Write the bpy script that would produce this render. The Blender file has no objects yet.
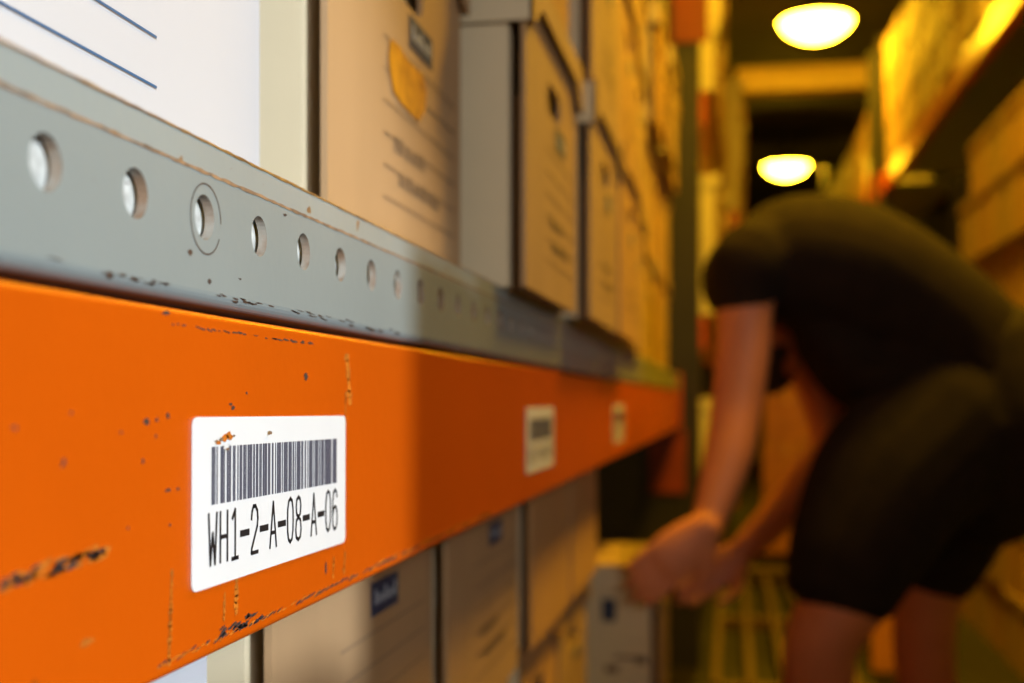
import bpy, bmesh, math, random
from mathutils import Vector

random.seed(7)
sc = bpy.context.scene
COL = sc.collection

# ------------------------------------------------------------------ camera
F = 1200.0                      # focal length in pixels for a 1024 px wide frame
PSI = math.atan(220.0 / F)      # the aisle runs along +Y, the camera looks PSI to the left of it
CH = 0.97                       # camera height above the floor
cam_d = bpy.data.cameras.new('camera')
cam = bpy.data.objects.new('camera', cam_d)
COL.objects.link(cam)
cam_d.sensor_width = 36.0
cam_d.lens = F / 1024 * 36
cam_d.shift_y = 59.5 / 1024
cam_d.clip_start = 0.01
cam.location = (0, 0, CH)
cam.rotation_euler = (math.pi / 2, 0, PSI)
cam_d.dof.use_dof = True
cam_d.dof.focus_distance = 0.485
cam_d.dof.aperture_fstop = 6.0
sc.camera = cam

# ------------------------------------------------------------------ world, lights, exposure
w = bpy.data.worlds.new('world')
sc.world = w
w.use_nodes = True
w.node_tree.nodes['Background'].inputs[0].default_value = (1.0, 0.72, 0.45, 1)
w.node_tree.nodes['Background'].inputs[1].default_value = 0.45
sc.view_settings.view_transform = 'Standard'
sc.view_settings.look = 'None'
sc.view_settings.exposure = 0.0
sc.view_settings.gamma = 1.0
sc.view_settings.use_curve_mapping = False

def light(name, kind, loc, target, energy, col, **kw):
    d = bpy.data.lights.new(name, kind)
    d.energy = energy
    d.color = col
    for k, v in kw.items():
        setattr(d, k, v)
    o = bpy.data.objects.new(name, d)
    COL.objects.link(o)
    o.location = loc
    o.rotation_euler = (Vector(target) - Vector(loc)).to_track_quat('-Z', 'Y').to_euler()
    return o

# added soft neutral fill behind the camera, for the boxes under the beam
light('soft_fill', 'AREA', (1.7, -1.5, 1.75), (-0.25, 1.15, 0.80), 3.6, (1.0, 0.93, 0.84), shape='RECTANGLE', size=1.2, size_y=1.0, spread=math.radians(50))
# unseen white spot, placed and coned to give the beam its sharp shadow edge
light('white_spot', 'SPOT', (3.5, -2.2, CH + 1.0), (-0.2, 0.18, CH - 0.10), 1330, (0.90, 0.97, 1.0), spot_size=math.radians(16.5), spot_blend=0.45, shadow_soft_size=0.05)

SODIUM = (1.0, 0.54, 0.012)
LAMP_STRENGTH = 170.0

# ------------------------------------------------------------------ pixel helpers
FW = Vector((-math.sin(PSI), math.cos(PSI), 0))
RT = Vector((math.cos(PSI), math.sin(PSI), 0))
def ray(x, y):
    return FW + RT * ((x - 512) / F) + Vector((0, 0, (401 - y) / F))
def at_y(x, y, Y):              # the point seen at pixel (x, y) on the plane across the aisle at Y
    r = ray(x, y)
    return Vector((0, 0, CH)) + r * (Y / r.y)
def at_x(x, y, X):              # the point seen at pixel (x, y) on the upright plane along the aisle at X
    r = ray(x, y)
    return Vector((0, 0, CH)) + r * (X / r.x)

# ------------------------------------------------------------------ materials
def srgb(r, g, b):
    f = lambda c: (c / 255 / 12.92) if c / 255 <= 0.04045 else ((c / 255 + 0.055) / 1.055) ** 2.4
    return (f(r), f(g), f(b), 1)
def mat(name, col, rough=0.6, metal=0.0, var=0.0, scale=20.0, bump=0.0, bscale=None, col2=None, spec=0.5, stretch=(1, 1, 1)):
    m = bpy.data.materials.new(name)
    m.use_nodes = True
    nt = m.node_tree
    b = nt.nodes['Principled BSDF']
    b.inputs['Base Color'].default_value = col
    b.inputs['Roughness'].default_value = rough
    b.inputs['Metallic'].default_value = metal
    b.inputs['Specular IOR Level'].default_value = spec
    if var or bump or col2:
        tc = nt.nodes.new('ShaderNodeTexCoord')
        mp = nt.nodes.new('ShaderNodeMapping')
        mp.inputs['Scale'].default_value = stretch
        nt.links.new(tc.outputs['Object'], mp.inputs['Vector'])
        n = nt.nodes.new('ShaderNodeTexNoise')
        n.inputs['Scale'].default_value = scale
        n.inputs['Detail'].default_value = 6
        nt.links.new(mp.outputs[0], n.inputs['Vector'])
        if var or col2:
            r = nt.nodes.new('ShaderNodeValToRGB')
            lo = col2 if col2 else tuple(c * (1 - var) for c in col[:3]) + (1,)
            r.color_ramp.elements[0].position = 0.35
            r.color_ramp.elements[0].color = lo
            r.color_ramp.elements[1].position = 0.65
            r.color_ramp.elements[1].color = col
            nt.links.new(n.outputs['Fac'], r.inputs['Fac'])
            nt.links.new(r.outputs['Color'], b.inputs['Base Color'])
        if bump:
            n2 = n
            if bscale:
                n2 = nt.nodes.new('ShaderNodeTexNoise')
                n2.inputs['Scale'].default_value = bscale
                nt.links.new(mp.outputs[0], n2.inputs['Vector'])
            bp = nt.nodes.new('ShaderNodeBump')
            bp.inputs['Strength'].default_value = bump
            bp.inputs['Distance'].default_value = 0.002
            nt.links.new(n2.outputs['Fac'], bp.inputs['Height'])
            nt.links.new(bp.outputs['Normal'], b.inputs['Normal'])
    return m
def worn_paint(name, col, worn, rough, amount, scale, edge_scale=(1, 1, 1)):
    """paint with small chips of another colour showing through"""
    m = mat(name, col, rough, var=0.06, scale=9, bump=0.05, bscale=120)
    nt = m.node_tree
    b = nt.nodes['Principled BSDF']
    src = b.inputs['Base Color'].links[0].from_socket
    tc = nt.nodes.new('ShaderNodeTexCoord')
    mp = nt.nodes.new('ShaderNodeMapping'); mp.inputs['Scale'].default_value = edge_scale
    n = nt.nodes.new('ShaderNodeTexNoise'); n.inputs['Scale'].default_value = scale; n.inputs['Detail'].default_value = 8
    r = nt.nodes.new('ShaderNodeValToRGB')
    r.color_ramp.elements[0].position = amount; r.color_ramp.elements[0].color = (0, 0, 0, 1)
    r.color_ramp.elements[1].position = amount + 0.02; r.color_ramp.elements[1].color = (1, 1, 1, 1)
    mx = nt.nodes.new('ShaderNodeMixRGB'); mx.inputs[2].default_value = worn
    nt.links.new(tc.outputs['Object'], mp.inputs[0]); nt.links.new(mp.outputs[0], n.inputs['Vector'])
    nt.links.new(n.outputs['Fac'], r.inputs[0]); nt.links.new(r.outputs[0], mx.inputs[0])
    nt.links.new(src, mx.inputs[1]); nt.links.new(mx.outputs[0], b.inputs['Base Color'])
    return m
M = {}
M['orange'] = worn_paint('orange_paint', (0.50, 0.080, 0.001, 1), srgb(120, 60, 20), 0.33, 0.735, 60)
M['grey'] = worn_paint('grey_paint', srgb(130, 140, 142), srgb(110, 100, 92), 0.34, 0.73, 70)
M['greylight'] = worn_paint('pale_grey_paint', srgb(138, 148, 150), srgb(120, 95, 70), 0.28, 0.70, 80)
M['rust'] = mat('rusty_edge', srgb(150, 118, 86), 0.75, col2=srgb(95, 78, 66), scale=160)
M['hole_wall'] = mat('hole_wall', srgb(150, 146, 138), 0.6, col2=srgb(128, 104, 84), scale=120)
M['shaded_orange'] = mat('shaded_orange_paint', (0.22, 0.028, 0.002, 1), 0.5, var=0.2, scale=12)  # orange connector paint with shade put into it as a darker red
M['bare'] = mat('bare_worn_steel', srgb(196, 168, 120), 0.3, metal=0.7, col2=srgb(140, 116, 92), scale=90)
M['galv'] = mat('galvanised', srgb(205, 210, 210), 0.5, var=0.35, scale=180)
M['chip_dark'] = mat('bare_dark_metal', srgb(70, 52, 44), 0.6, col2=srgb(48, 44, 52), scale=200)
M['chip_tan'] = mat('primer_showing', srgb(196, 110, 20), 0.6, col2=srgb(150, 84, 20), scale=150)
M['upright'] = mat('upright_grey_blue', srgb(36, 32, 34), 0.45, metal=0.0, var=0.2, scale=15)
M['label'] = mat('label_white', srgb(212, 217, 224), 0.4, var=0.02, scale=30)
M['barink'] = mat('barcode_ink', srgb(74, 77, 94), 0.5)
M['ink'] = mat('label_ink', srgb(24, 24, 30), 0.5)
M['kraft'] = mat('kraft_card', srgb(170, 138, 101), 0.75, var=0.10, scale=14, bump=0.08, bscale=60, stretch=(1, 1, 0.25))
M['kraft2'] = mat('kraft_card_brown', srgb(180, 138, 92), 0.75, var=0.10, scale=10, bump=0.08, bscale=60, stretch=(1, 1, 0.25))
M['cream'] = mat('cream_card', srgb(206, 194, 166), 0.75, var=0.06, scale=10)
M['white'] = mat('white_card', srgb(182, 186, 196), 0.7, var=0.03, scale=8)
M['navy'] = mat('navy_print', srgb(38, 52, 84), 0.6)
M['blueink'] = mat('blue_line_print', srgb(28, 84, 132), 0.6)
M['greyink'] = mat('grey_print', srgb(120, 98, 78), 0.7)
M['palelogo'] = mat('pale_print', srgb(150, 160, 176), 0.7)
M['amber'] = mat('amber_light_patch', srgb(226, 160, 36), 0.35, col2=srgb(176, 118, 30), scale=60)  # golden light on a box front put into colour; also carton tape
M['dark'] = mat('dark_hole', srgb(40, 32, 26), 0.9)
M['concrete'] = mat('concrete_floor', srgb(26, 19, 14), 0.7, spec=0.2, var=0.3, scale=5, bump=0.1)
M['ceiling'] = mat('dark_ceiling', srgb(74, 68, 56), 0.8, var=0.2, scale=3)
M['wall'] = mat('block_wall', srgb(96, 88, 76), 0.85, var=0.2, scale=4)
M['wood'] = mat('slat_wood', srgb(84, 56, 32), 0.7, var=0.25, scale=12)
M['wrap'] = mat('stretch_wrap_card', srgb(196, 126, 44), 0.22, var=0.2, scale=8, bump=0.8, bscale=14)
M['housing'] = mat('lamp_housing', srgb(90, 86, 78), 0.5, metal=0.5, var=0.1)
M['tie'] = mat('tie_beam_paint', srgb(200, 170, 110), 0.5, var=0.1, scale=6)
M['skin'] = mat('skin', srgb(204, 128, 90), 0.55, var=0.10, scale=14)
M['shirt'] = mat('black_cotton', srgb(36, 27, 21), 0.95, spec=0.15, var=0.25, scale=25, bump=0.3, bscale=14)
M['shorts'] = mat('black_shorts', srgb(40, 33, 28), 0.95, spec=0.15, var=0.25, scale=25, bump=0.3, bscale=10)
M['hair'] = mat('brown_hair', srgb(52, 38, 28), 0.6, var=0.4, scale=60, stretch=(1, 1, 0.2))
M['shoe'] = mat('dark_shoe', srgb(38, 38, 40), 0.6, var=0.2)
M['sole'] = mat('shoe_sole', srgb(190, 186, 178), 0.7, var=0.1)
M['metalpin'] = mat('steel_pin', srgb(220, 210, 190), 0.15, metal=1.0)
e = bpy.data.materials.new('sodium_diffuser'); e.use_nodes = True
nt = e.node_tree; nt.nodes.clear()
em = nt.nodes.new('ShaderNodeEmission'); em.inputs[0].default_value = SODIUM + (1,); em.inputs[1].default_value = LAMP_STRENGTH
ou = nt.nodes.new('ShaderNodeOutputMaterial'); nt.links.new(em.outputs[0], ou.inputs[0])
M['lamp'] = e

# ------------------------------------------------------------------ mesh helpers
class MB:
    def __init__(self): self.v = []; self.f = []; self.mi = []
    def quad(self, a, b, c, d, mi=0):
        n = len(self.v); self.v += [tuple(a), tuple(b), tuple(c), tuple(d)]; self.f.append((n, n+1, n+2, n+3)); self.mi.append(mi)
    def poly(self, pts, mi=0):
        n = len(self.v); self.v += [tuple(p) for p in pts]; self.f.append(tuple(range(n, n+len(pts)))); self.mi.append(mi)
    def box(self, x0, x1, y0, y1, z0, z1, mi=0):
        n = len(self.v)
        self.v += [(x, y, z) for x in (x0, x1) for y in (y0, y1) for z in (z0, z1)]
        for f in ((0,1,3,2), (4,6,7,5), (0,4,5,1), (2,3,7,6), (0,2,6,4), (1,5,7,3)):
            self.f.append(tuple(n+i for i in f)); self.mi.append(mi)
    def profile_y(self, pts, y0, y1, mi=0, caps=True):   # (x, z) outline swept along Y
        n = len(self.v); k = len(pts)
        self.v += [(p[0], y0, p[1]) for p in pts] + [(p[0], y1, p[1]) for p in pts]
        for i in range(k):
            j = (i+1) % k
            self.f.append((n+i, n+j, n+k+j, n+k+i)); self.mi.append(mi)
        if caps:
            self.f.append(tuple(n+i for i in range(k))); self.mi.append(mi)
            self.f.append(tuple(n+k+i for i in reversed(range(k)))); self.mi.append(mi)
    def lathe(self, prof, seg=28, mi=0):
        n = len(self.v); k = len(prof)
        for s in range(seg):
            a = 2*math.pi*s/seg
            for r, z in prof: self.v.append((r*math.cos(a), r*math.sin(a), z))
        for s in range(seg):
            t = (s+1) % seg
            for i in range(k-1):
                self.f.append((n+s*k+i, n+t*k+i, n+t*k+i+1, n+s*k+i+1)); self.mi.append(mi)
    def mesh(self, name, mats, smooth=False):
        me = bpy.data.meshes.new(name)
        me.from_pydata(self.v, [], self.f)
        for m in (mats if isinstance(mats, (list, tuple)) else [mats]): me.materials.append(m)
        me.polygons.foreach_set('material_index', self.mi)
        bm = bmesh.new(); bm.from_mesh(me)
        bmesh.ops.remove_doubles(bm, verts=bm.verts, dist=1e-6)
        bmesh.ops.recalc_face_normals(bm, faces=bm.faces)
        bm.to_mesh(me); bm.free()
        if smooth:
            me.polygons.foreach_set('use_smooth', [True]*len(me.polygons))
        me.update()
        return me
def obj(name, me, parent=None, loc=None, rz=None):
    o = bpy.data.objects.new(name, me); COL.objects.link(o)
    if parent: o.parent = parent
    if loc is not None: o.location = loc
    if rz is not None: o.rotation_euler = (0, 0, rz)
    return o
def tag(o, label=None, cat=None, group=None, kind=None):
    if label: o['label'] = label
    if cat: o['category'] = cat
    if group: o['group'] = group
    if kind: o['kind'] = kind
    return o
def thing(name, label, cat, loc=(0, 0, 0), rz=0, group=None):
    return tag(obj(name, None, None, loc, rz), label, cat, group)
def soften(o, width, seg=3):
    b = o.modifiers.new('bevel', 'BEVEL'); b.width = width; b.segments = seg; b.limit_method = 'ANGLE'; b.angle_limit = math.radians(40)
    return o
def box_obj(name, m, parent, x0, x1, y0, y1, z0, z1, bevel=0.0):
    mb = MB(); mb.box(x0, x1, y0, y1, z0, z1)
    o = obj(name, mb.mesh(name, m), parent)
    if bevel: soften(o, bevel)
    return o

# ------------------------------------------------------------------ the setting
X_L = -0.185          # front face of the near left beam
X_R = 1.0             # front face of the right rack
def z(h): return CH + h
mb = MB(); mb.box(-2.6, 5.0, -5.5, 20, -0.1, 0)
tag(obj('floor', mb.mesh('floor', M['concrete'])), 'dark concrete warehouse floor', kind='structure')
mb = MB(); mb.box(-2.6, 5.0, -5.5, 20, z(3.0), z(3.1))
tag(obj('ceiling', mb.mesh('ceiling', M['ceiling'])), 'dark ceiling over the aisle', kind='structure')
mb = MB(); mb.box(-2.6, 5.0, 19.9, 20, 0, z(3.0))
tag(obj('wall_back', mb.mesh('wall_back', M['wall'])), 'dim wall at the far end of the aisle', kind='structure')
mb = MB(); mb.box(-2.6, -2.5, -5.5, 19.9, 0, z(3.0))
tag(obj('wall_left', mb.mesh('wall_left', M['wall'])), 'dim wall behind the left rack', kind='structure')
mb = MB(); mb.box(4.9, 5.0, -5.5, 19.9, 0, z(3.0))
tag(obj('wall_right', mb.mesh('wall_right', M['wall'])), 'dim wall beyond the right rack', kind='structure')

# ------------------------------------------------------------------ near left rack
rack = thing('pallet_rack', 'orange beam rack with a grey perforated shelf edge, filling the left foreground', 'rack', (0, 0, 0))
BY0, BY1 = -0.9, 4.36
def arc(cx, cz, r, a0, a1, n=5):
    return [(cx + r*math.cos(math.radians(a0 + (a1-a0)*i/n)), cz + r*math.sin(math.radians(a0 + (a1-a0)*i/n))) for i in range(n+1)]
def beam_profile(xf, zb, zt, depth=0.05, r=0.0025):
    p = arc(xf-r, zb+r, r, -90, 0) + arc(xf-r, zt-r, r, 0, 90)
    return p + [(xf-depth, zt), (xf-depth, zb)]
mb = MB(); mb.profile_y(beam_profile(X_L, z(-0.0922), z(0.0316), 0.03), BY0, BY1)
beam = obj('beam', mb.mesh('beam', M['orange'], smooth=False), rack)
beam['label'] = 'bright orange painted steel beam with scratches'
# grey perforated edge
PITCH, HR, HZ = 0.05, 0.0080, 0.0651
def plate_hole(mb, xf, y0, y1, z0, z1, hole, thick, mi=0, mi_in=0):
    """front face (facing +X) of a rectangle with a hole, plus the hole's inner wall"""
    cy = sum(p[0] for p in hole)/len(hole); cz = sum(p[1] for p in hole)/len(hole)
    angs = [math.atan2(p[1]-cz, p[0]-cy) for p in hole]
    outs = []
    def hit(a):
        dy, dz = math.cos(a), math.sin(a); t = 1e9
        if dy > 1e-9: t = min(t, (y1-cy)/dy)
        if dy < -1e-9: t = min(t, (y0-cy)/dy)
        if dz > 1e-9: t = min(t, (z1-cz)/dz)
        if dz < -1e-9: t = min(t, (z0-cz)/dz)
        return (cy+t*dy, cz+t*dz)
    n = len(hole)
    corners = [(y1, z1), (y0, z1), (y0, z0), (y1, z0)]
    for i in range(n):
        a, b = hole[i], hole[(i+1) % n]
        A, B = hit(angs[i]), hit(angs[(i+1) % n])
        a0 = angs[i]; a1 = angs[(i+1) % n]
        while a1 < a0: a1 += 2*math.pi
        pts = [(xf, a[0], a[1]), (xf, A[0], A[1])]
        for c in corners:
            ac = math.atan2(c[1]-cz, c[0]-cy)
            while ac < a0 - 1e-9: ac += 2*math.pi
            if a0 + 1e-6 < ac < a1 - 1e-6: pts.append((xf, c[0], c[1]))
        pts += [(xf, B[0], B[1]), (xf, b[0], b[1])]
        mb.poly(pts, mi)
        mb.quad((xf, a[0], a[1]), (xf, b[0], b[1]), (xf-thick, b[0], b[1]), (xf-thick, a[0], a[1]), mi_in)
GX = X_L + 0.0012
mb = MB()
h0 = 0.2986
k0 = int((BY0 - h0)/PITCH); k1 = int((BY1 - 0.03 - h0)/PITCH)
for k in range(k0, k1):
    cy = h0 + k*PITCH
    hole = [(cy + HR*math.cos(2*math.pi*i/28), z(HZ) + HR*math.sin(2*math.pi*i/28)) for i in range(28)]
    plate_hole(mb, GX, cy-PITCH/2, cy+PITCH/2, z(0.0392), z(0.0806), hole, 0.0036, 0, 1)
GY0, GY1 = h0 + k0*PITCH - PITCH/2, h0 + (k1-1)*PITCH + PITCH/2
low = [(GX, z(0.0392))] + arc(GX-0.005, z(0.0392), 0.005, 0, -90, 6) + [(GX-0.03, z(0.0342)), (GX-0.03, z(0.0362)), (GX-0.0036, z(0.0392))]
mb.profile_y(low, GY0, GY1)
edge = obj('perforated_edge', mb.mesh('perforated_edge', [M['grey'], M['hole_wall']]), rack)
edge['label'] = 'grey steel shelf edge punched with a row of round holes'
# pale plate just behind the holes
box_obj('inner_plate', M['galv'], rack, GX-0.0075, GX-0.0055, GY0, GY1, z(0.0365), z(0.0806))
# raised lip of the steel deck above the perforated edge
lipx = GX - 0.0005
lip = [(lipx, z(0.0816)), (lipx-0.0006, z(0.0926))] + arc(lipx-0.0026, z(0.0919), 0.0020, 5, 90, 4) + [(lipx-0.56, z(0.0939)), (lipx-0.56, z(0.0816))]
mb = MB(); mb.profile_y(lip, GY0, GY1)
obj('shelf_deck', mb.mesh('shelf_deck', M['greylight']), rack)['label'] = 'pale grey steel shelf deck with a narrow raised lip'
def ragged_strip(name, m, xf, zc, half, y0, y1, step, jit, slope=0.0):
    mb = MB(); n = int((y1-y0)/step); prev = None
    for i in range(n+1):
        yy = y0 + i*step
        a = half*(0.55 + jit*random.random()); b = half*(0.55 + jit*random.random())
        cur = ((xf + slope*a, yy, zc - a), (xf - slope*b, yy, zc + b))
        if prev: mb.quad(prev[0], cur[0], cur[1], prev[1])
        prev = cur
    return obj(name, mb.mesh(name, m), rack)
ragged_strip('rust_seam', M['rust'], GX + 0.0002, z(0.0811), 0.0006, GY0, 3.0, 0.004, 0.9)
ragged_strip('worn_rim', M['bare'], lipx - 0.0005 + 0.0002, z(0.0926), 0.0005, GY0, GY1, 0.004, 0.9, 0.1)
# ring stamped round the third hole
mb = MB()
cy = h0 + 2*PITCH + 0.001; n = 40
for i in range(n):
    a0, a1 = 2*math.pi*i/n, 2*math.pi*(i+1)/n
    if -0.55 < (a0 if a0 < math.pi else a0 - 2*math.pi) < -0.05: continue
    ro, ri = 0.01275, 0.01215
    P = lambda r, a: (GX+0.00015, cy + r*math.cos(a), z(HZ-0.0005) + r*math.sin(a))
    mb.quad(P(ri, a0), P(ro, a0), P(ro, a1), P(ri, a1))
obj('stamped_ring', mb.mesh('stamped_ring', M['chip_dark']), rack)
# back beam and deck supports
box_obj('rear_beam', M['orange'], rack, lipx-0.61, lipx-0.562, BY0, BY1, z(-0.0922), z(0.0316), 0.004)
# lower level
LOW = -0.552
mb = MB(); mb.profile_y(beam_profile(X_L-0.03, z(LOW-0.14), z(LOW-0.012)), BY0, BY1)
obj('lower_beam', mb.mesh('lower_beam', M['orange']), rack)
box_obj('lower_deck', M['greylight'], rack, X_L-0.60, X_L-0.03, BY0, BY1, z(LOW-0.011), z(LOW))
# uprights at the far end of the bay (and its back leg), a frame with bracing
PY = 4.40
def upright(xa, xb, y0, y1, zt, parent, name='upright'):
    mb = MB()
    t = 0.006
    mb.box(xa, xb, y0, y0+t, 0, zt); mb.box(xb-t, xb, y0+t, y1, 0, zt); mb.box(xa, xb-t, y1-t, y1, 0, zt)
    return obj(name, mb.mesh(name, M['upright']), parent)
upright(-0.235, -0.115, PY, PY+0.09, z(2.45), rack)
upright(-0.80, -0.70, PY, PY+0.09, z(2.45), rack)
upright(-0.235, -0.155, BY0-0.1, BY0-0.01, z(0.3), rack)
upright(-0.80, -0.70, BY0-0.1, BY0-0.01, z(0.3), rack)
box_obj('shade_panel', M['upright'], rack, -0.70, -0.236, PY+0.005, PY+0.02, 0.20, z(0.0))  # dark sheet put in to stand for the deep shade below the deck
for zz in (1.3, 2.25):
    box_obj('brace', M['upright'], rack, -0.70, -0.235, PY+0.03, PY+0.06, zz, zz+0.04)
box_obj('beam_connector', M['shaded_orange'], rack, -0.295, -0.165, PY-0.012, PY-0.002, z(-0.335), z(-0.105), 0.002)
box_obj('beam_connector', M['shaded_orange'], rack, -0.215, -0.085, PY-0.012, PY-0.002, z(1.30), z(1.62), 0.002)
box_obj('beam_connector', M['orange'], rack, X_L-0.05, X_L+0.004, BY1, PY-0.002, z(-0.10), z(0.10), 0.002)

# paint chips and scratches on the beam, in the places the photograph shows them
def blob(mb, xp, yp, wp, hp, ang=0.0, xf=X_L + 0.00012, n=9, rag=0.55):
    wp *= 1.35; hp *= 1.3
    c = at_x(xp, yp, xf); u = at_x(xp+1, yp, xf); 
    su = abs(u.y - c.y); sv = abs(at_x(xp, yp+1, xf).z - c.z)
    pts = []
    for i in range(n):
        a = 2*math.pi*i/n; r = 1 - rag*random.random()
        dx, dy = wp/2*math.cos(a)*r, hp/2*math.sin(a)*r
        ca, sa = math.cos(ang), math.sin(ang)
        ex, ey = dx*ca - dy*sa, dx*sa + dy*ca
        pts.append((xf, c.y + ex*su, c.z - ey*sv))
    mb.poly(pts)
dk, tn = MB(), MB()
for i in range(26):                                  # gouge at the left edge
    t = random.random(); x = 2 + 108*t; y = 585 - 36*t + random.uniform(-9, 9)*(1-t*0.5)
    blob(tn, x, y, random.uniform(10, 22), random.uniform(5, 11), -0.3)
for i in range(16):
    t = random.random(); x = 2 + 100*t; y = 583 - 33*t + random.uniform(-7, 7)
    blob(dk, x, y, random.uniform(5, 14), random.uniform(3, 7), -0.4, xf=X_L + 0.0002)
for (x, y, ww, hh) in ((64, 462, 4, 8), (62, 466, 3, 4), (147, 422, 6, 7), (157, 420, 3, 4), (168, 416, 3, 6), (156, 436, 2, 5), (143, 461, 2, 5), (168, 490, 7, 3), (178, 489, 3, 3), (233, 408, 3, 5), (231, 404, 3, 3),
                       (306, 377, 4, 7), (247, 393, 2, 3), (88, 642, 14, 9), (15, 428, 6, 4), (71, 413, 4, 3), (166, 313, 7, 5), (121, 432, 3, 3), (96, 548, 8, 7), (170, 525, 2, 3), (128, 528, 2, 3), (326, 567, 2, 14)):
    blob(dk if ww < 8 else tn, x, y, ww, hh)
for i in range(30):                                  # line of scratches under the top edge
    t = i/29; x = 175 + 135*t + random.uniform(-3, 3); y = 324.5 + 18.5*t + random.uniform(-1, 1)
    if random.random() < 0.8: blob(dk, x, y, random.uniform(2, 7), random.uniform(1.2, 2.6), 0.12)
for (x0, y0, x1, y1, ww) in ((172, 574, 169, 662, 4), (225, 596, 224, 618, 3), (237, 580, 236, 612, 4), (347, 358, 350, 400, 6), (346, 395, 344, 470, 2), (334, 560, 333, 575, 2), (345, 555, 344, 570, 2)):
    k = max(4, int(abs(y1-y0)/5))
    for i in range(k):
        t = i/(k-1); blob(tn, x0+(x1-x0)*t, y0+(y1-y0)*t, ww*random.uniform(0.5, 1.1), 9)
for i in range(70):                                  # chipped lower edge
    t = i/69; x = 160 + 330*t; y = 401 + 0.466*(732 - x)
    if random.random() < 0.75:
        blob(tn, x, y - random.uniform(0, 3), random.uniform(4, 9), random.uniform(1.5, 3), -0.45)
    if random.random() < 0.7:
        blob(dk, x, y - random.uniform(0, 5)*(1-t), random.uniform(3, 8), random.uniform(1, 2.4), -0.5, xf=X_L + 0.0002)
for i in range(22):
    x = random.gauss(240, 12); y = 401 + 0.455*(732 - x) + random.uniform(-6, 4)
    blob(dk, x, y, random.uniform(3, 9), random.uniform(1.5, 5), -0.4, xf=X_L + 0.0002)
tag(obj('paint_chips', dk.mesh('paint_chips', M['chip_dark']), beam), kind='stuff')
tag(obj('primer_marks', tn.mesh('primer_marks', M['chip_tan']), beam), kind='stuff')
gk = MB()
for i in range(60):                                  # scuffs along the bottom bend of the grey edge
    x = random.uniform(100, 400); y = 401 - 0.205*(732 - x) + random.uniform(-2.5, 2.5)
    blob(gk, x, y, random.uniform(2, 8), random.uniform(0.8, 2), 0.15, xf=GX + 0.00012)
for (x, y, ww, hh) in ((55, 259, 20, 2), (110, 275, 6, 8), (127, 183, 3, 3), (190, 252, 5, 8), (210, 281, 4, 6), (240, 279, 3, 2), (285, 215, 4, 3)):
    blob(gk, x, y, ww, hh, 0.1, xf=GX + 0.00012)
tag(obj('scuffs', gk.mesh('scuffs', M['chip_dark']), edge), kind='stuff')

# ------------------------------------------------------------------ location labels
PAT = {'s': '211214', 'W': '311321', 'H': '231113', '1': '123221', '-': '122132', '2': '223211', 'A': '111323', '0': '123122', '8': '311222', '6': '223112', 'k': '213131', 'e': '2331112'}
GLYPH = {   # strokes on a 6.4 x 19 mm cell, as fractions
    'W': [[(0, 1), (.22, 0), (.5, .62), (.78, 0), (1, 1)]],
    'H': [[(0.05, 0), (0.05, 1)], [(.95, 0), (.95, 1)], [(.05, .5), (.95, .5)]],
    '1': [[(.2, .82), (.58, 1), (.58, 0)], [(.15, 0), (1, 0)]],
    '-': [[(-.05, .47), (1.05, .47)]],
    '2': [[(.05, .72), (.12, .88), (.32, .99), (.62, .99), (.88, .88), (.95, .72), (.88, .56), (.1, .1), (.05, 0), (1, 0)]],
    'A': [[(0, 0), (.5, 1), (1, 0)], [(.2, .32), (.8, .32)]],
    '0': [[(.5, 0), (.22, .06), (.06, .25), (.03, .5), (.06, .75), (.22, .94), (.5, 1), (.78, .94), (.94, .75), (.97, .5), (.94, .25), (.78, .06), (.5, 0)]],
    '8': [[(.5, .53), (.2, .6), (.1, .77), (.2, .94), (.5, 1), (.8, .94), (.9, .77), (.8, .6), (.5, .53), (.15, .45), (.03, .25), (.15, .06), (.5, 0), (.85, .06), (.97, .25), (.85, .45), (.5, .53)]],
    '6': [[(.92, .82), (.78, .95), (.5, 1), (.22, .93), (.06, .7), (.03, .35), (.1, .12), (.3, .01), (.5, 0), (.75, .03), (.93, .15), (.97, .3), (.9, .46), (.7, .56), (.45, .57), (.2, .5), (.05, .35)]],
}
def stroke(mb, pts, wd, x):
    n = len(pts); hw = wd/2
    for i in range(n-1):
        a, b = Vector(pts[i]), Vector(pts[i+1]); d = (b-a)
        if d.length < 1e-9: continue
        d.normalize(); e0 = a - d*hw*0.55; e1 = b + d*hw*0.55; nn = Vector((-d.y, d.x))*hw
        mb.quad((x, *(e0-nn)), (x, *(e1-nn)), (x, *(e1+nn)), (x, *(e0+nn)))
LW, LH = 0.1675, 0.0612
def rounded(y0, y1, z0, z1, r, n=5):
    p = []
    for (cy, cz, a0) in ((y1-r, z1-r, 0), (y0+r, z1-r, 90), (y0+r, z0+r, 180), (y1-r, z0+r, 270)):
        for i in range(n+1):
            a = math.radians(a0 + 90*i/n); p.append((cy + r*math.cos(a), cz + r*math.sin(a)))
    return p
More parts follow.
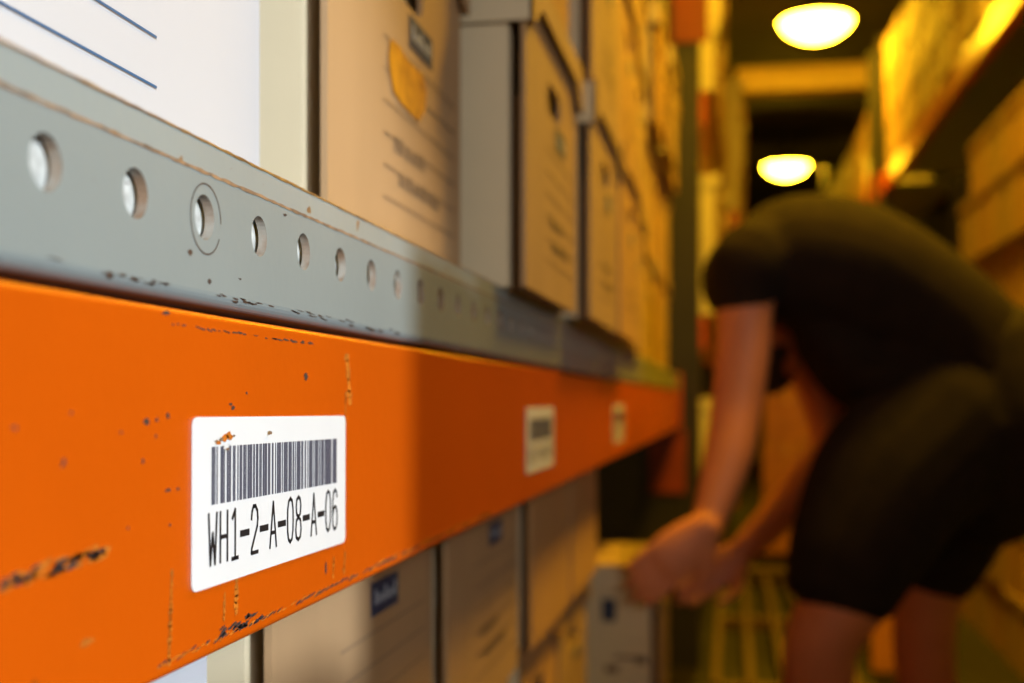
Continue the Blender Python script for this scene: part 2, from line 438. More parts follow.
def location_label(y, h, text, label, tilt):
    """local frame: origin at the top left corner of the sticker, y along the beam, z up"""
    rp = rounded(0, LW, -LH, 0, 0.0032)
    mb = MB(); t = 0.0004
    mb.poly([(t, p[0], p[1]) for p in rp]); mb.poly([(0, p[0], p[1]) for p in rp])
    for i in range(len(rp)):
        a, b = rp[i], rp[(i+1) % len(rp)]
        mb.quad((0, *a), (0, *b), (t, *b), (t, *a))
    root = thing('location_label', label, 'label', (X_L + 0.0003, y, z(h)), 0, 'barcode labels on the orange beam')
    root.rotation_euler = (tilt, 0, 0)
    obj('backing', mb.mesh('label_backing', M['label']), root)
    mb = MB(); seq = ''.join(PAT[c] for c in 's' + text + 'k') + PAT['e']
    tot = sum(int(c) for c in seq); u = 0.1385/tot; yy = 0.0155; on = True
    for c in seq:
        ww = int(c)*u
        if on: mb.quad((t+0.0001, yy - u*0.34, -0.0317), (t+0.0001, yy+ww + u*0.34, -0.0317), (t+0.0001, yy+ww + u*0.34, -0.0108), (t+0.0001, yy - u*0.34, -0.0108))
        yy += ww; on = not on
    obj('barcode', mb.mesh('barcode', M['barink']), root)
    mb = MB(); adv = (0.1553-0.0127)/14.75; gw = adv*0.72; zb, gh = -0.0533, 0.0184
    for i, c in enumerate(text):
        for s in GLYPH[c]:
            stroke(mb, [(0.0130 + i*adv + p[0]*gw, zb + p[1]*gh) for p in s], 0.0026 if c == '-' else 0.0016, t+0.0001)
    obj('lettering', mb.mesh('lettering', M['ink']), root)
    return root
TILT = -0.009
l1 = location_label(0.3902, -0.0056, 'WH1-2-A-08-A-06', 'white barcode label reading WH1-2-A-08-A-06, in sharp focus on the orange beam', TILT)
for nm, m, spots, dx in (('torn_patch', M['chip_tan'], ((224.5, 438, 9, 7), (229.5, 436, 6, 8), (219, 443, 5, 5)), 0), ('torn_fleck', M['label'], ((226, 447, 6, 5), (231, 444, 6, 3)), 0.0003), ('dirt_fleck', M['greyink'], ((270, 432.5, 4, 5), (222, 439, 4, 3), (234, 436, 3, 3), (228, 449, 4, 3), (217, 441, 3, 3)), 0.0004)):
    mb = MB()
    for s in spots: blob(mb, *s, xf=X_L + 0.0011 + dx)
    for i, v in enumerate(mb.v):
        mb.v[i] = (v[0] - l1.location.x, v[1] - l1.location.y, v[2] - l1.location.z)
    o = obj(nm, mb.mesh(nm, m), l1)
    o.rotation_euler = (-TILT, 0, 0)
    o['kind'] = 'stuff'
location_label(1.080, -0.0060, 'WH1-2-A-08-A-08', 'blurred white barcode label in the shaded middle of the orange beam', 0)
location_label(1.905, -0.0060, 'WH1-2-A-08-A-10', 'faint small barcode label near the far end of the orange beam', 0)

# ------------------------------------------------------------------ archive boxes
BW, BH, BD = 0.322, 0.265, 0.40
def stadium(cy, cz, w_, h_, n=8):
    r = h_/2; p = []
    for i in range(n+1):
        a = -math.pi/2 + math.pi*i/n; p.append((cy + w_/2 - r + r*math.cos(a), cz + r*math.sin(a)))
    for i in range(n+1):
        a = math.pi/2 + math.pi*i/n; p.append((cy - w_/2 + r + r*math.cos(a), cz + r*math.sin(a)))
    return p
def box_meshes(front, side, tagname):
    hw = BW/2
    d = {}
    mb = MB()                                          # body: cream sides stop short of the front panel
    mb.box(-BD, -0.015, -hw+0.001, hw-0.001, 0, BH-0.006, 0)
    d['body'] = mb.mesh('box_body_'+tagname, [side, front])
    mb = MB()                                          # front panel with the hand hole
    hole = stadium(0, 0.187, 0.085, 0.028)
    plate_hole(mb, 0.0, -hw, hw, 0, BH-0.006, hole, 0.004)
    mb.quad((-0.004, -hw, 0), (-0.004, -hw, BH-0.006), (0, -hw, BH-0.006), (0, -hw, 0))
    mb.quad((-0.004, hw, 0), (-0.004, hw, BH-0.006), (0, hw, BH-0.006), (0, hw, 0))
    mb.quad((-0.004, -hw, 0), (-0.004, hw, 0), (0, hw, 0), (0, -hw, 0))
    plate_hole(mb, -0.004, -hw, hw, 0, BH-0.006, hole, 0.0)
    mb.box(-0.0153, -0.004, -hw+0.03, hw-0.03, 0.0, 0.165); 
    d['front_panel'] = mb.mesh('box_front_'+tagname, front)
    # lid: top plate, side skirts, front skirt cut away in a curve between the corners
    mb = MB(); ov = 0.007; t = 0.003; zt = BH
    x0, x1, y0, y1 = -BD-ov, ov, -hw-ov*0.6, hw+ov*0.6
    mb.box(x0, x1, y0, y1, zt-t, zt, 1)
    mb.box(x0, x1-t, y0, y0+t, zt-0.048, zt-t, 0); mb.box(x0, x1-t, y1-t, y1, zt-0.048, zt-t, 0)
    mb.box(x0, x0+t, y0+t, y1-t, zt-0.055, zt-t, 0)
    ys = [y0 + (y1-y0)*i/36 for i in range(37)]
    def dep(yy):
        e_ = min(yy-y0, y1-yy); k = min(1, max(0, (e_-0.006)/0.05)); k = k*k*(3-2*k)
        return 0.048 - 0.023*k
    for a, b in zip(ys, ys[1:]):
        za, zb_ = zt-dep(a), zt-dep(b)
        mb.quad((x1, a, za), (x1, b, zb_), (x1, b, zt-t), (x1, a, zt-t), 1)
        mb.quad((x1-t, a, za), (x1-t, b, zb_), (x1-t, b, zt-t), (x1-t, a, zt-t), 1)
        mb.quad((x1, a, za), (x1, b, zb_), (x1-t, b, zb_), (x1-t, a, za), 1)
    d['lid'] = mb.mesh('box_lid_'+tagname, [side, front])
    return d
KR = box_meshes(M['kraft'], M['cream'], 'kraft')
KB = box_meshes(M['kraft2'], M['cream'], 'brown')
WH = box_meshes(M['white'], M['white'], 'white')
def flat(name, m, rects, xo=0.0006):
    mb = MB()
    for (y0, y1, z0, z1) in rects: mb.quad((xo, y0, z0), (xo, y1, z0), (xo, y1, z1), (xo, y0, z1))
    return mb.mesh(name, m)
hw = BW/2
P_LOGO = flat('printed_logo', M['navy'], [(0.165-hw, 0.228-hw, 0.146, 0.168)])
P_LOGOT = flat('logo_lettering', M['palelogo'], [(0.172-hw+i*0.0075, 0.177-hw+i*0.0075, 0.153, 0.153+(0.010 if i % 3 == 0 else 0.006)) for i in range(7)], 0.0009)
P_LINES = flat('printed_lines', M['greyink'], [(0.105-hw, 0.30-hw, 0.034+0.0203*i, 0.0352+0.0203*i) for i in range(6)])
wr = []
for row, (ya, yb) in ((0.047, (0.14, 0.25)), (0.068, (0.13, 0.20))):
    yy = ya
    while yy < yb:
        ww = random.uniform(0.004, 0.012); wr.append((yy-hw, yy+ww-hw, row, row+random.uniform(0.006, 0.011))); yy += ww + random.uniform(0.002, 0.006)
P_TEXT = flat('printed_words', M['greyink'], wr)
P_BLUE = flat('printed_lines_blue', M['blueink'], [(-hw, 0.2105-hw, 0.0352+0.0207*i, 0.0364+0.0207*i) for i in range(2)])
ORD = ['first', 'second', 'third', 'fourth', 'fifth', 'sixth', 'seventh', 'eighth', 'ninth', 'tenth', 'eleventh', 'twelfth', 'thirteenth', 'fourteenth', 'fifteenth', 'sixteenth']
def archive_box(x, y, zz, label, group, style='kraft', rz=0.0, prints=True):
    """y is the near edge of the box; x its front face; rz = 0 faces +X"""
    d = {'kraft': KR, 'brown': KB, 'white': WH}[style]
    face = 1 if abs(rz) < 1.5 else -1
    root = thing('archive_box', label, 'box', (x, y + BW/2, zz), rz, group)
    for nm in ('body', 'front_panel', 'lid'):
        obj(nm, d[nm], root)
    if style == 'white':
        obj('printed_lines', P_BLUE, root)
    elif prints:
        lg = obj('printed_logo', P_LOGO, root)
        obj('lettering', P_LOGOT, lg)
        obj('printed_lines', P_LINES, root)
        obj('printed_words', P_TEXT, root)
    return root
SH = z(0.0941)          # top of the near shelf deck
LAY = BH + 0.003
# bottom row above the perforated edge
row1 = [(-0.235, 0.252, 'white', 'white archive box with thin blue printed lines, nearest the camera above the grey edge'),
        (-0.215, 0.620, 'kraft', 'pale brown archive box with a painted patch of golden light, right of the white box'),
        (-0.166, 0.968, 'kraft', 'brown archive box with a cream side, standing proud of the pale brown box beside it')]
g1 = 'archive boxes on the near left shelf'
b2 = None
for (x, y, st, lb) in row1:
    o = archive_box(x, y, SH, lb, g1, st)
    if st == 'kraft' and b2 is None: b2 = o
cols = [1.336, 1.677, 2.018, 2.359, 2.700, 3.041, 3.382]
xs = [-0.156, -0.154, -0.170, -0.191, -0.196, -0.190, -0.194]
for i, (y, x) in enumerate(zip(cols, xs)):
    archive_box(x, y, SH, 'brown archive box, %s along the shelf in the bottom row above the grey edge' % ORD[i+3], g1, 'brown' if i % 2 else 'kraft')
allc = [0.968] + cols
for L, word in ((1, 'middle'), (2, 'top')):
    for i, y in enumerate(allc):
        if L == 2 and y < 1.2: continue
        x = (-0.168 if i == 0 else xs[i-1]) + (0.004, -0.006, 0.002, -0.003)[(i+L) % 4] + (0.034 if L == 2 and i > 4 else 0)
        archive_box(x, y, SH + L*LAY, 'brown archive box, %s of the %s row stacked above the near left shelf' % (ORD[i - (1 if L == 2 else 0)], word), g1, 'brown' if (i+L) % 2 else 'kraft')
# golden lamp light on the second box, painted as a flat amber patch
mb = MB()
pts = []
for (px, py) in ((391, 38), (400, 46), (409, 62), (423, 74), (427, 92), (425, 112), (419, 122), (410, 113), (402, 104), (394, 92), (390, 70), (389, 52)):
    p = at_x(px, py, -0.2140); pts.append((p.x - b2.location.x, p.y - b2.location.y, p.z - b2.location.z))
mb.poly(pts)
obj('amber_light_patch', mb.mesh('amber_light_patch', M['amber']), b2)
# boxes below the beam
LSH = z(LOW) + 0.0005
g2 = 'archive boxes under the orange beam'
under = [(-0.235, 0.19, 'white', 'white box under the near end of the orange beam, a sliver showing'),
         (-0.225, 0.565, 'kraft', 'brown archive box with a navy logo under the nearest barcode label'),
         (-0.225, 0.940, 'kraft', 'brown archive box with a navy logo, just left of the pale seam under the beam'),
         (-0.224, 1.345, 'brown', 'plain tan archive box right of the pale seam under the beam'),
         (-0.224, 1.690, 'brown', 'plain tan archive box left of the dark gap under the beam')]
for (x, y, st, lb) in under:
    archive_box(x, y, LSH + LAY, lb, g2, st, prints=(y < 1.3))
low2 = [(-0.235, 0.19), (-0.225, 0.565), (-0.225, 0.94), (-0.224, 1.345), (-0.224, 1.69)]
for i, (x, y) in enumerate(low2):
    archive_box(x - 0.018, y, LSH, 'brown archive box, %s of the lowest row under the orange beam' % ORD[i], g2, 'brown' if i % 2 else 'kraft')
pulled = archive_box(-0.125, 2.10, LSH, 'cream sided archive box being pulled out of the rack by the stooping person', g2, 'kraft')
sideprint = MB()
for (y0, y1, z0, z1) in ((-0.100, -0.075, 0.165, 0.205),): sideprint.quad((y0, -hw+0.0004, z0), (y1, -hw+0.0004, z0), (y1, -hw+0.0004, z1), (y0, -hw+0.0004, z1))
obj('side_logo', sideprint.mesh('side_logo', M['navy']), pulled)
sideprint = MB()
for (y0, y1, z0, z1) in ((-0.078, -0.030, 0.100, 0.106), (-0.040, -0.022, 0.092, 0.106), (-0.095, -0.070, 0.075, 0.088)): sideprint.quad((y0, -hw+0.0004, z0), (y1, -hw+0.0004, z0), (y1, -hw+0.0004, z1), (y0, -hw+0.0004, z1))
obj('side_lettering', sideprint.mesh('side_lettering', M['greyink']), pulled)
# ------------------------------------------------------------------ far left rack
def rack_bay(name, label, xf, y0, y1, levels, face, zt, depth=0.6, ends=(0, 1)):
    """face +1: aisle on the +X side"""
    r = thing(name, label, 'rack', (xf, y0, 0), 0, 'racks down the aisle')
    L = y1 - y0
    for yy in [(0.0, L - 0.09)[k] for k in ends]:
        for a, b in ((-0.06, 0.02), (-depth-0.02, -depth+0.06)):
            xa, xb = sorted((a*face, b*face))
            mb = MB(); mb.box(xa, xb, yy, yy+0.006, 0, zt); mb.box(xa, xb, yy+0.084, yy+0.09, 0, zt)
            fx = xb if face > 0 else xa
            mb.box(min(fx, fx-0.006*face), max(fx, fx-0.006*face), yy+0.006, yy+0.084, 0, zt)
            obj('upright', mb.mesh('upright', M['upright']), r)
    for zb in levels:
        pr = [(p[0]*face, p[1]) for p in beam_profile(0, zb-0.13, zb-0.006, 0.05, 0.006)]
        mb = MB(); mb.profile_y(pr, 0.092, L-0.092); obj('beam', mb.mesh('beam', M['orange']), r)
        xa, xb = sorted((-0.005*face, -depth*face))
        mb = MB(); mb.box(xa, xb, 0.092, L-0.092, zb-0.005, zb); obj('shelf_deck', mb.mesh('shelf_deck', M['greylight']), r)
        for yy in [(0.0, L - 0.09)[k] for k in ends]:
            xa, xb = sorted((0.021*face, 0.027*face))
            mb = MB(); mb.box(xa, xb, yy+0.0, yy+0.10, zb-0.17, zb+0.03); obj('beam_connector', mb.mesh('beam_connector', M['orange']), r)
    return r
def fill(xf, y0, y1, zb, layers, face, label, group, gap=0.02, skip=()):
    n = int((y1-y0)/(BW+gap)); k = 0
    for L in range(layers):
        for i in range(n):
            if (L, i) in skip: continue
            x = xf + face*random.uniform(0.0, 0.03)
            y = y0 + i*(BW+gap)
            archive_box(x, y, zb + 0.0008 + L*LAY, label % (('lower', 'upper', 'topmost')[L], ORD[i]), group, 'brown' if (i+L) % 2 else 'kraft', 0.0 if face > 0 else math.pi, prints=False)
rack_bay('pallet_rack', 'yellow lit rack just beyond the dark upright on the left', -0.10, 4.52, 7.4, (0.45, 1.30, 2.15), 1, z(2.45), ends=(1,))
rack_bay('pallet_rack', 'distant left rack beside the far lamp', 0.03, 7.42, 11.6, (0.45, 1.30, 2.15), 1, z(2.45), ends=(1,))
for zb, nm in ((0.45, 'low'), (1.30, 'middle'), (2.15, 'high')):
    fill(-0.055, 4.62, 7.28, zb, 2 if zb < 2 else 3, 1, 'golden archive box past the dark upright, '+nm+' shelf, %s layer, %s along', 'archive boxes past the dark upright', skip=((1, 1), (1, 4)) if nm == 'low' else ())
    fill(0.055, 7.54, 11.4, zb, 2 if zb < 2 else 3, 1, 'far archive box in the distant left rack, '+nm+' shelf, %s layer, %s along', 'archive boxes on the distant left rack')

# ------------------------------------------------------------------ right racks
RB = z(1.41) + 0.13          # deck top of the level whose beam cuts the corner of the frame
rack_bay('pallet_rack', 'right hand rack whose orange beam slants down from the upper right corner', X_R, 3.62, 8.6, (1.03, RB), -1, z(2.50))
rack_bay('pallet_rack', 'distant right rack beyond the lit boxes', X_R - 0.04, 8.7, 13.0, (0.45, 1.20, RB), -1, z(2.45))
rack_bay('pallet_rack', 'unseen rack bay added beside the camera to shade the orange beam', X_R, -0.23, 3.5, (0.30,), -1, z(0.385))  # unseen bay; its short upright is set to cast the beam's shadow edge
fill(X_R + 0.015, 3.75, 8.4, RB, 3, -1, 'golden archive box above the slanting right beam, %s layer, %s along', 'archive boxes above the right beam')
fill(X_R - 0.02, 8.82, 12.8, RB, 2, -1, 'far archive box high on the distant right rack, %s layer, %s along', 'archive boxes on the distant right rack')
fill(X_R - 0.02, 8.82, 12.8, 1.20, 2, -1, 'far archive box at waist height on the distant right rack, %s layer, %s along', 'archive boxes on the distant right rack')
for L in range(4):
    n_ = ('floor of the bay', 'second layer', 'third layer, lid jutting out', 'fourth layer', 'fifth layer')[L]
    for i in range(5):
        archive_box(X_R + (0.03, 0.03, -0.005, 0.035, 0.04)[L], 3.88 + i*0.345, 1.0308 + L*LAY, 'shaded archive box under the slanting right beam, %s, %s along' % (n_, ORD[i]), 'archive boxes under the right beam', 'brown' if (i+L) % 2 else 'kraft', math.pi, prints=False)
fill(X_R + 0.03, 3.75, 8.4, 0.0, 3, -1, 'archive box low in the right rack behind the person, %s layer, %s along', 'archive boxes behind the person')
# unseen boxes added to block the low white light; it passes over their tops
for L in range(4):
    for i in range(3):
        archive_box(X_R + 0.02, -0.125 + i*0.345, 0.3008 + L*LAY - 0.0, 'unseen light-blocking archive box added in the near right rack, %s up, %s along' % (ORD[L], ORD[i]), 'unseen light-blocking boxes in the near right rack', 'kraft', math.pi, prints=False)

# ------------------------------------------------------------------ lamps and ceiling tie
def lamp(x, y, h, label):
    r = thing('bowl_lamp', label, 'lamp', (x, y, z(h)), 0, 'sodium lamps along the aisle')
    mb = MB(); mb.lathe([(0.001, -0.125), (0.07, -0.12), (0.13, -0.10), (0.19, -0.064), (0.228, -0.02), (0.235, 0.0)])
    obj('diffuser', mb.mesh('diffuser', M['lamp'], True), r)
    mb = MB(); mb.lathe([(0.238, -0.004), (0.262, -0.004), (0.262, 0.02), (0.21, 0.05), (0.08, 0.08), (0.06, 0.16), (0.001, 0.16)])
    obj('housing', mb.mesh('housing', M['housing'], True), r)
    mb = MB(); mb.lathe([(0.012, 0.16), (0.012, 3.0-h)], 10)
    obj('stem', mb.mesh('stem', M['housing']), r)
    return r
lamp(0.555, 8.30, 2.55, 'large glowing bowl lamp at the top of the aisle')
lamp(0.585, 13.45, 2.57, 'smaller glowing bowl lamp farther down the aisle')
lamp(0.56, 2.35, 2.02, 'bowl lamp hanging low above the stooping person')
lamp(0.62, 3.95, 2.72, 'unseen bowl lamp added high above the aisle just beyond the stooping person')  # unseen lamp added to brighten the far left boxes
tb = thing('tie_beam', 'golden lit tie beam spanning the aisle between the two lamps', 'beam', (0, 0, 0))
box_obj('web', M['tie'], tb, 0.03, 1.28, 9.80, 9.90, z(2.49), z(2.64), 0.008)
box_obj('flange', M['tie'], tb, 0.03, 1.28, 9.76, 9.94, z(2.47), z(2.49), 0.003)
box_obj('flange', M['tie'], tb, 0.03, 1.28, 9.76, 9.94, z(2.64), z(2.66), 0.003)

# ------------------------------------------------------------------ things on the aisle floor
db = thing('duckboard', 'slatted wooden duckboard lying on the aisle floor beside the near leg', 'duckboard', (0, 0, 0))
for i in range(5):
    x = -0.065 + i*0.112
    box_obj('slat', M['wood'], db, x, x+0.026, 3.9, 6.55, 0.045, 0.067)
for y in (3.95, 5.2, 6.45):
    box_obj('bearer', M['wood'], db, -0.068, 0.45, y, y+0.08, 0.0, 0.044)
box_obj('end_board', M['wood'], db, -0.068, 0.45, 6.42, 6.56, 0.0675, 0.085)
def carton(x0, x1, y0, y1, z0, z1, label, group, m='wrap'):
    r = thing('carton', label, 'box', ((x0+x1)/2, (y0+y1)/2, z0), 0, group)
    a, b, c = (x1-x0)/2, (y1-y0)/2, z1-z0
    mb = MB(); mb.box(-a, a, -b, b, 0, c); soften(obj('body', mb.mesh('carton_body', M[m]), r), 0.006)
    mb = MB(); mb.box(-a*0.14, a*0.14, -b-0.001, b+0.001, c-0.06, c+0.001); obj('tape', mb.mesh('carton_tape', M['amber']), r)
    return r
g3 = 'wrapped cartons stacked in the aisle'
k = 0
for i, (zb, zt_) in enumerate(((0.02, 0.36), (0.361, 0.70), (0.701, 1.02), (1.021, 1.22))):
    for j, x in enumerate((0.18, 0.50)):
        carton(x + 0.01*((i*7+j*3) % 3), x + 0.305, 7.6, 8.05, zb, zt_, 'wrapped carton in the stack beyond the person, %s level, %s side' % (ORD[i], ('left', 'right')[j]), g3)
for i in range(3):  # unseen stack added to keep white light off the boxes under the beam
    carton(0.94, 1.36, -0.80, -0.25, 0.0 + i*0.395, 0.394 + i*0.395, 'unseen carton added to block light at the right rack end, %s up' % ORD[i], 'unseen light-blocking cartons')
carton(0.49, 0.66, 4.45, 4.75, 0.0, 0.27, 'yellow lit carton on the floor seen between the legs', g3)

# ------------------------------------------------------------------ person
def tube(mb, rings, side=(0, 1, 0), seg=16):
    """rings: (center, r_side, r_other); closed, rounded ends"""
    cs = [Vector(r[0]) for r in rings]
    k = len(cs)
    first = True
    allr = []
    for i in range(k):
        t = (cs[min(i+1, k-1)] - cs[max(i-1, 0)]).normalized()
        s = Vector(side); s = (s - t*s.dot(t)).normalized(); o = t.cross(s)
        allr.append((cs[i], t, s, o, rings[i][1], rings[i][2]))
    c, t, s, o, ra, rb = allr[0]
    pre = [(c - t*min(ra, rb)*math.sin(a), t, s, o, ra*math.cos(a), rb*math.cos(a)) for a in (1.35, 0.9, 0.45)]
    c, t, s, o, ra, rb = allr[-1]
    post = [(c + t*min(ra, rb)*math.sin(a), t, s, o, ra*math.cos(a), rb*math.cos(a)) for a in (0.45, 0.9, 1.35)]
    allr = pre + allr + post
    n = len(mb.v)
    for (c, t, s, o, ra, rb) in allr:
        for j in range(seg):
            a = 2*math.pi*j/seg
            mb.v.append(tuple(c + s*ra*math.cos(a) + o*rb*math.sin(a)))
    for i in range(len(allr)-1):
        for j in range(seg):
            q = (j+1) % seg
            mb.f.append((n+i*seg+j, n+i*seg+q, n+(i+1)*seg+q, n+(i+1)*seg+j)); mb.mi.append(0)
    mb.f.append(tuple(n+j for j in reversed(range(seg)))); mb.mi.append(0)
    e_ = n+(len(allr)-1)*seg
    mb.f.append(tuple(e_+j for j in range(seg))); mb.mi.append(0)
def smoothline(pts, n):
    """Catmull-Rom through (Vector, ra, rb)"""
    out = []
    for i in range(len(pts)-1):
        p0, p1, p2, p3 = pts[max(i-1, 0)], pts[i], pts[i+1], pts[min(i+2, len(pts)-1)]
        for j in range(n):
            t = j/n
            def cr(a, b, c, d): return 0.5*((2*b) + (c-a)*t + (2*a-5*b+4*c-d)*t*t + (3*b-a-3*c+d)*t**3)
            out.append((cr(p0[0], p1[0], p2[0], p3[0]), cr(p0[1], p1[1], p2[1], p3[1]), cr(p0[2], p1[2], p2[2], p3[2])))
    out.append(pts[-1])
    return out
def fuse(mb, name, m, voxel, smooth_it=4, parent=None):
    me = mb.mesh(name+'_raw', m)
    o = bpy.data.objects.new('raw', me); COL.objects.link(o)
    r = o.modifiers.new('r', 'REMESH'); r.mode = 'VOXEL'; r.voxel_size = voxel
    s = o.modifiers.new('s', 'SMOOTH'); s.iterations = smooth_it; s.factor = 0.5
    dg = bpy.context.evaluated_depsgraph_get()
    me2 = bpy.data.meshes.new_from_object(o.evaluated_get(dg))
    bpy.data.objects.remove(o)
    me2.name = name
    me2.materials.clear(); me2.materials.append(m)
    me2.polygons.foreach_set('use_smooth', [True]*len(me2.polygons))
    return obj(name, me2, parent)
V = at_y
person = thing('person', 'person in black t-shirt and black shorts stooping to pull out a box', 'person', (0, 0, 0))
torso = [(V(1000, 425, 2.40), .165, .125), (V(955, 352, 2.40), .150, .118), (V(900, 306, 2.39), .160, .122), (V(845, 278, 2.38), .180, .130), (V(790, 268, 2.38), .185, .118), (V(752, 280, 2.39), .150, .085)]
armL = [(V(752, 268, 2.22), .058, .062), (V(745, 300, 2.20), .050, .052), (V(743, 350, 2.19), .047, .049), (V(736, 410, 2.17), .044, .045), (V(727, 460, 2.14), .041, .042), (V(709, 520, 2.10), .029, .030)]
armR = [(V(785, 285, 2.56), .058, .060), (V(808, 360, 2.58), .048, .048), (V(832, 440, 2.57), .043, .043), (V(800, 490, 2.53), .041, .042), (V(745, 548, 2.47), .029, .030)]
legL = [(V(950, 425, 2.29), .095, .100), (V(905, 500, 2.26), .088, .090), (V(855, 585, 2.22), .074, .075), (V(822, 640, 2.20), .064, .066), (V(820, 700, 2.22), .058, .062), (V(832, 780, 2.26), .052, .056), (V(842, 870, 2.28), .036, .037), (V(843, 895, 2.28), .036, .038)]
legR = [(V(985, 425, 2.50), .095, .100), (V(960, 500, 2.52), .086, .088), (V(932, 580, 2.53), .068, .070), (V(924, 630, 2.53), .060, .062), (V(928, 690, 2.54), .055, .058), (V(945, 760, 2.55), .050, .054), (V(955, 830, 2.56), .035, .036), (V(956, 850, 2.56), .035, .037)]
def ground(leg):
    out = []
    for i, (p, a, b) in enumerate(leg):
        out.append((p.copy(), a, b))
    out[-1][0].z = 0.07; out[-2][0].z = 0.12; out[-3][0].z = 0.32
    return out
legL, legR = ground(legL), ground(legR)
body = MB()
tube(body, smoothline(torso, 4))
tube(body, smoothline(armL, 4)); tube(body, smoothline(armR, 4))
tube(body, smoothline(legL, 4)); tube(body, smoothline(legR, 4))
# neck and head: bowed forward, out of sight beyond the near shoulder
neck0, head_c = V(795, 285, 2.42), V(784, 302, 2.46)
tube(body, [(neck0, .060, .060), (V(790, 293, 2.44), .054, .056), (head_c, .055, .058)])
crown = V(768, 372, 2.48)
ax = (crown - head_c).normalized()
fwd = Vector((0.35, 0.1, -0.9)); fwd = (fwd - ax*fwd.dot(ax)).normalized()
tube(body, [(head_c - ax*0.01, .060, .070), (head_c + ax*0.03, .070, .085), (head_c + ax*0.08, .075, .095), (head_c + ax*0.115, .066, .084), (head_c + ax*0.135, .045, .058)])
sidev = ax.cross(fwd).normalized()
hc = head_c + ax*0.055
tube(body, [(hc + fwd*0.075 + ax*0.02, .008, .008), (hc + fwd*0.10 - ax*0.008, .014, .012)])                # nose
tube(body, [(hc + fwd*0.082 - ax*0.035 - sidev*0.018, .007, .007), (hc + fwd*0.086 - ax*0.035, .009, .008), (hc + fwd*0.082 - ax*0.035 + sidev*0.018, .007, .007)])
for s in (-1, 1):
    tube(body, [(hc + sidev*s*0.072 + ax*0.022, .008, .016), (hc + sidev*s*0.078 - ax*0.018, .006, .010)])   # ears
    tube(body, [(hc + fwd*0.080 + sidev*s*0.030 + ax*0.018, .012, .008), (hc + fwd*0.080 + sidev*s*0.034 + ax*0.018, .012, .008)])
# hands
def hand(wrist, tips_dir, palm_n, size, curl, thumb_side):
    """palm from the wrist along tips_dir; fingers bend toward palm_n"""
    d = tips_dir.normalized(); nrm = (palm_n - d*palm_n.dot(d)).normalized(); sd = d.cross(nrm).normalized()*thumb_side
    P = wrist
    tube(body, [(P, .027*size, .022*size), (P + d*.030*size, .036*size, .019*size), (P + d*.065*size, .042*size, .017*size), (P + d*.090*size, .040*size, .014*size)], side=sd)
    for i, (off, ln) in enumerate(((.031, .072), (.0105, .082), (-.0105, .076), (-.031, .060))):
        b0 = P + d*(.088 - 0.004*abs(i-1.3))*size + sd*off*size
        a = curl
        d1 = (d*math.cos(a) + nrm*math.sin(a)); d2 = (d*math.cos(a*2.1) + nrm*math.sin(a*2.1)); d3 = (d*math.cos(a*2.9) + nrm*math.sin(a*2.9))
        p1 = b0 + d1*ln*.48*size; p2 = p1 + d2*ln*.30*size; p3 = p2 + d3*ln*.22*size
        tube(body, [(b0 - d*.02*size, .0095*size, .0095*size), (b0, .0095*size, .0095*size), (p1, .0088*size, .0088*size), (p2, .0080*size, .0080*size), (p3, .0068*size, .0068*size)], side=sd, seg=10)
    t0 = P + d*.028*size + sd*.028*size
    t1 = t0 + (d*.7 + sd*.75 + nrm*.25).normalized()*.040*size; t2 = t1 + (d*.9 + sd*.25 + nrm*.35).normalized()*.034*size; t3 = t2 + (d*.95 + nrm*.3).normalized()*.026*size
    tube(body, [(t0 - d*0.01, .014*size, .013*size), (t0, .014*size, .013*size), (t1, .0115*size, .011*size), (t2, .010*size, .0095*size), (t3, .0075*size, .007*size)], side=nrm, seg=10)
hand(V(707, 526, 2.085), V(640, 585, 2.050) - V(707, 526, 2.085), Vector((-0.2, 1, -0.1)), 1.08, 0.12, 1)
hand(V(742, 551, 2.465), V(685, 592, 2.42) - V(742, 551, 2.465), Vector((-0.6, -0.5, -0.3)), 1.0, 0.12, -1)
bo = fuse(body, 'body', M['skin'], 0.0055, 3, person)
bo['label'] = 'bare arms, hands and lower legs'
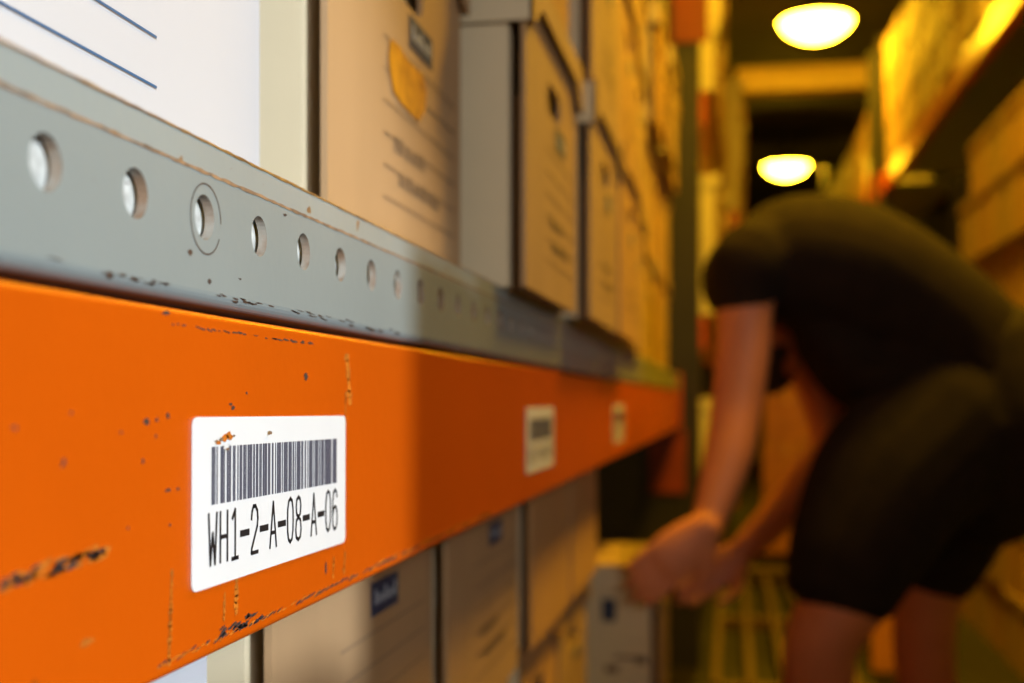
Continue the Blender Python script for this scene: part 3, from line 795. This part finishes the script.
# clothing
sh = MB()
tube(sh, smoothline([(p, a+.016, b+.014) for p, a, b in torso[0:1]] + [(p, a+.018, b+.018) for p, a, b in torso[1:5]] + [(torso[5][0], .165, .098)], 4), seg=24)
tube(sh, smoothline([(V(775, 262, 2.28), .078, .082), (V(752, 262, 2.22), .072, .076), (V(744, 288, 2.205), .064, .064), (V(743, 296, 2.20), .058, .058)], 4))
tube(sh, smoothline([(V(800, 280, 2.50), .075, .078), (V(788, 292, 2.56), .070, .072), (V(800, 335, 2.575), .060, .060)], 4))
tube(sh, smoothline([(V(905, 370, 2.36), .13, .07), (V(862, 374, 2.36), .14, .075), (V(825, 342, 2.37), .14, .060)], 4))   # loose front hanging from the chest
so = fuse(sh, 't_shirt', M['shirt'], 0.009, 5, person); so['label'] = 'black short sleeved t-shirt'
st = MB()
tube(st, smoothline([(V(985, 372, 2.40), .172, .142), (V(1005, 430, 2.40), .192, .150), (V(985, 480, 2.40), .160, .130)], 4), seg=24)
tube(st, smoothline([(V(955, 415, 2.31), .115, .150), (V(894, 478, 2.26), .114, .146), (V(860, 540, 2.23), .104, .125), (V(846, 574, 2.22), .098, .110)], 4))
tube(st, smoothline([(V(995, 410, 2.50), .125, .130), (V(968, 490, 2.52), .110, .112), (V(938, 560, 2.53), .094, .092)], 4))
sto = fuse(st, 'shorts', M['shorts'], 0.009, 4, person); sto['label'] = 'black knee length shorts'
hr = MB()
tube(hr, [(head_c + ax*0.045 - fwd*0.018, .074, .080), (head_c + ax*0.09 - fwd*0.012, .080, .094), (head_c + ax*0.125 - fwd*0.008, .068, .084), (head_c + ax*0.146, .046, .058)], seg=20)
fuse(hr, 'hair', M['hair'], 0.008, 2, person)
for leg in (legL, legR):
    a = leg[-1][0]
    mb = MB(); f = Vector((-1, 0.15, 0)).normalized()
    tube(mb, [(Vector((a.x, a.y, .055)) - f*.055, .036, .045), (Vector((a.x, a.y, .058)), .042, .052), (Vector((a.x, a.y, .045)) + f*.08, .046, .040), (Vector((a.x, a.y, .038)) + f*.15, .042, .030)])
    tube(mb, [(Vector((a.x, a.y, .06)), .045, .045), (Vector((a.x, a.y, .10)), .044, .044)])
    for i, v in enumerate(mb.v): mb.v[i] = (v[0], v[1], max(v[2], 0.012))
    s = fuse(mb, 'shoe', M['shoe'], 0.007, 2, person)
    mb = MB()
    pr = []
    for i in range(20):
        q = 2*math.pi*i/20; l = (0.125*math.cos(q) + 0.05); ww = 0.046*math.sin(q)*(1 - 0.15*math.cos(q))
        pr.append((a.x + f.x*l - f.y*ww, a.y + f.y*l + f.x*ww))
    mb.poly([(p[0], p[1], 0.0) for p in pr]); mb.poly([(p[0], p[1], 0.018) for p in pr])
    for i in range(20):
        p, q = pr[i], pr[(i+1) % 20]; mb.quad((*p, 0), (*q, 0), (*q, .018), (*p, .018))
    obj('sole', mb.mesh('sole', M['sole']), s)
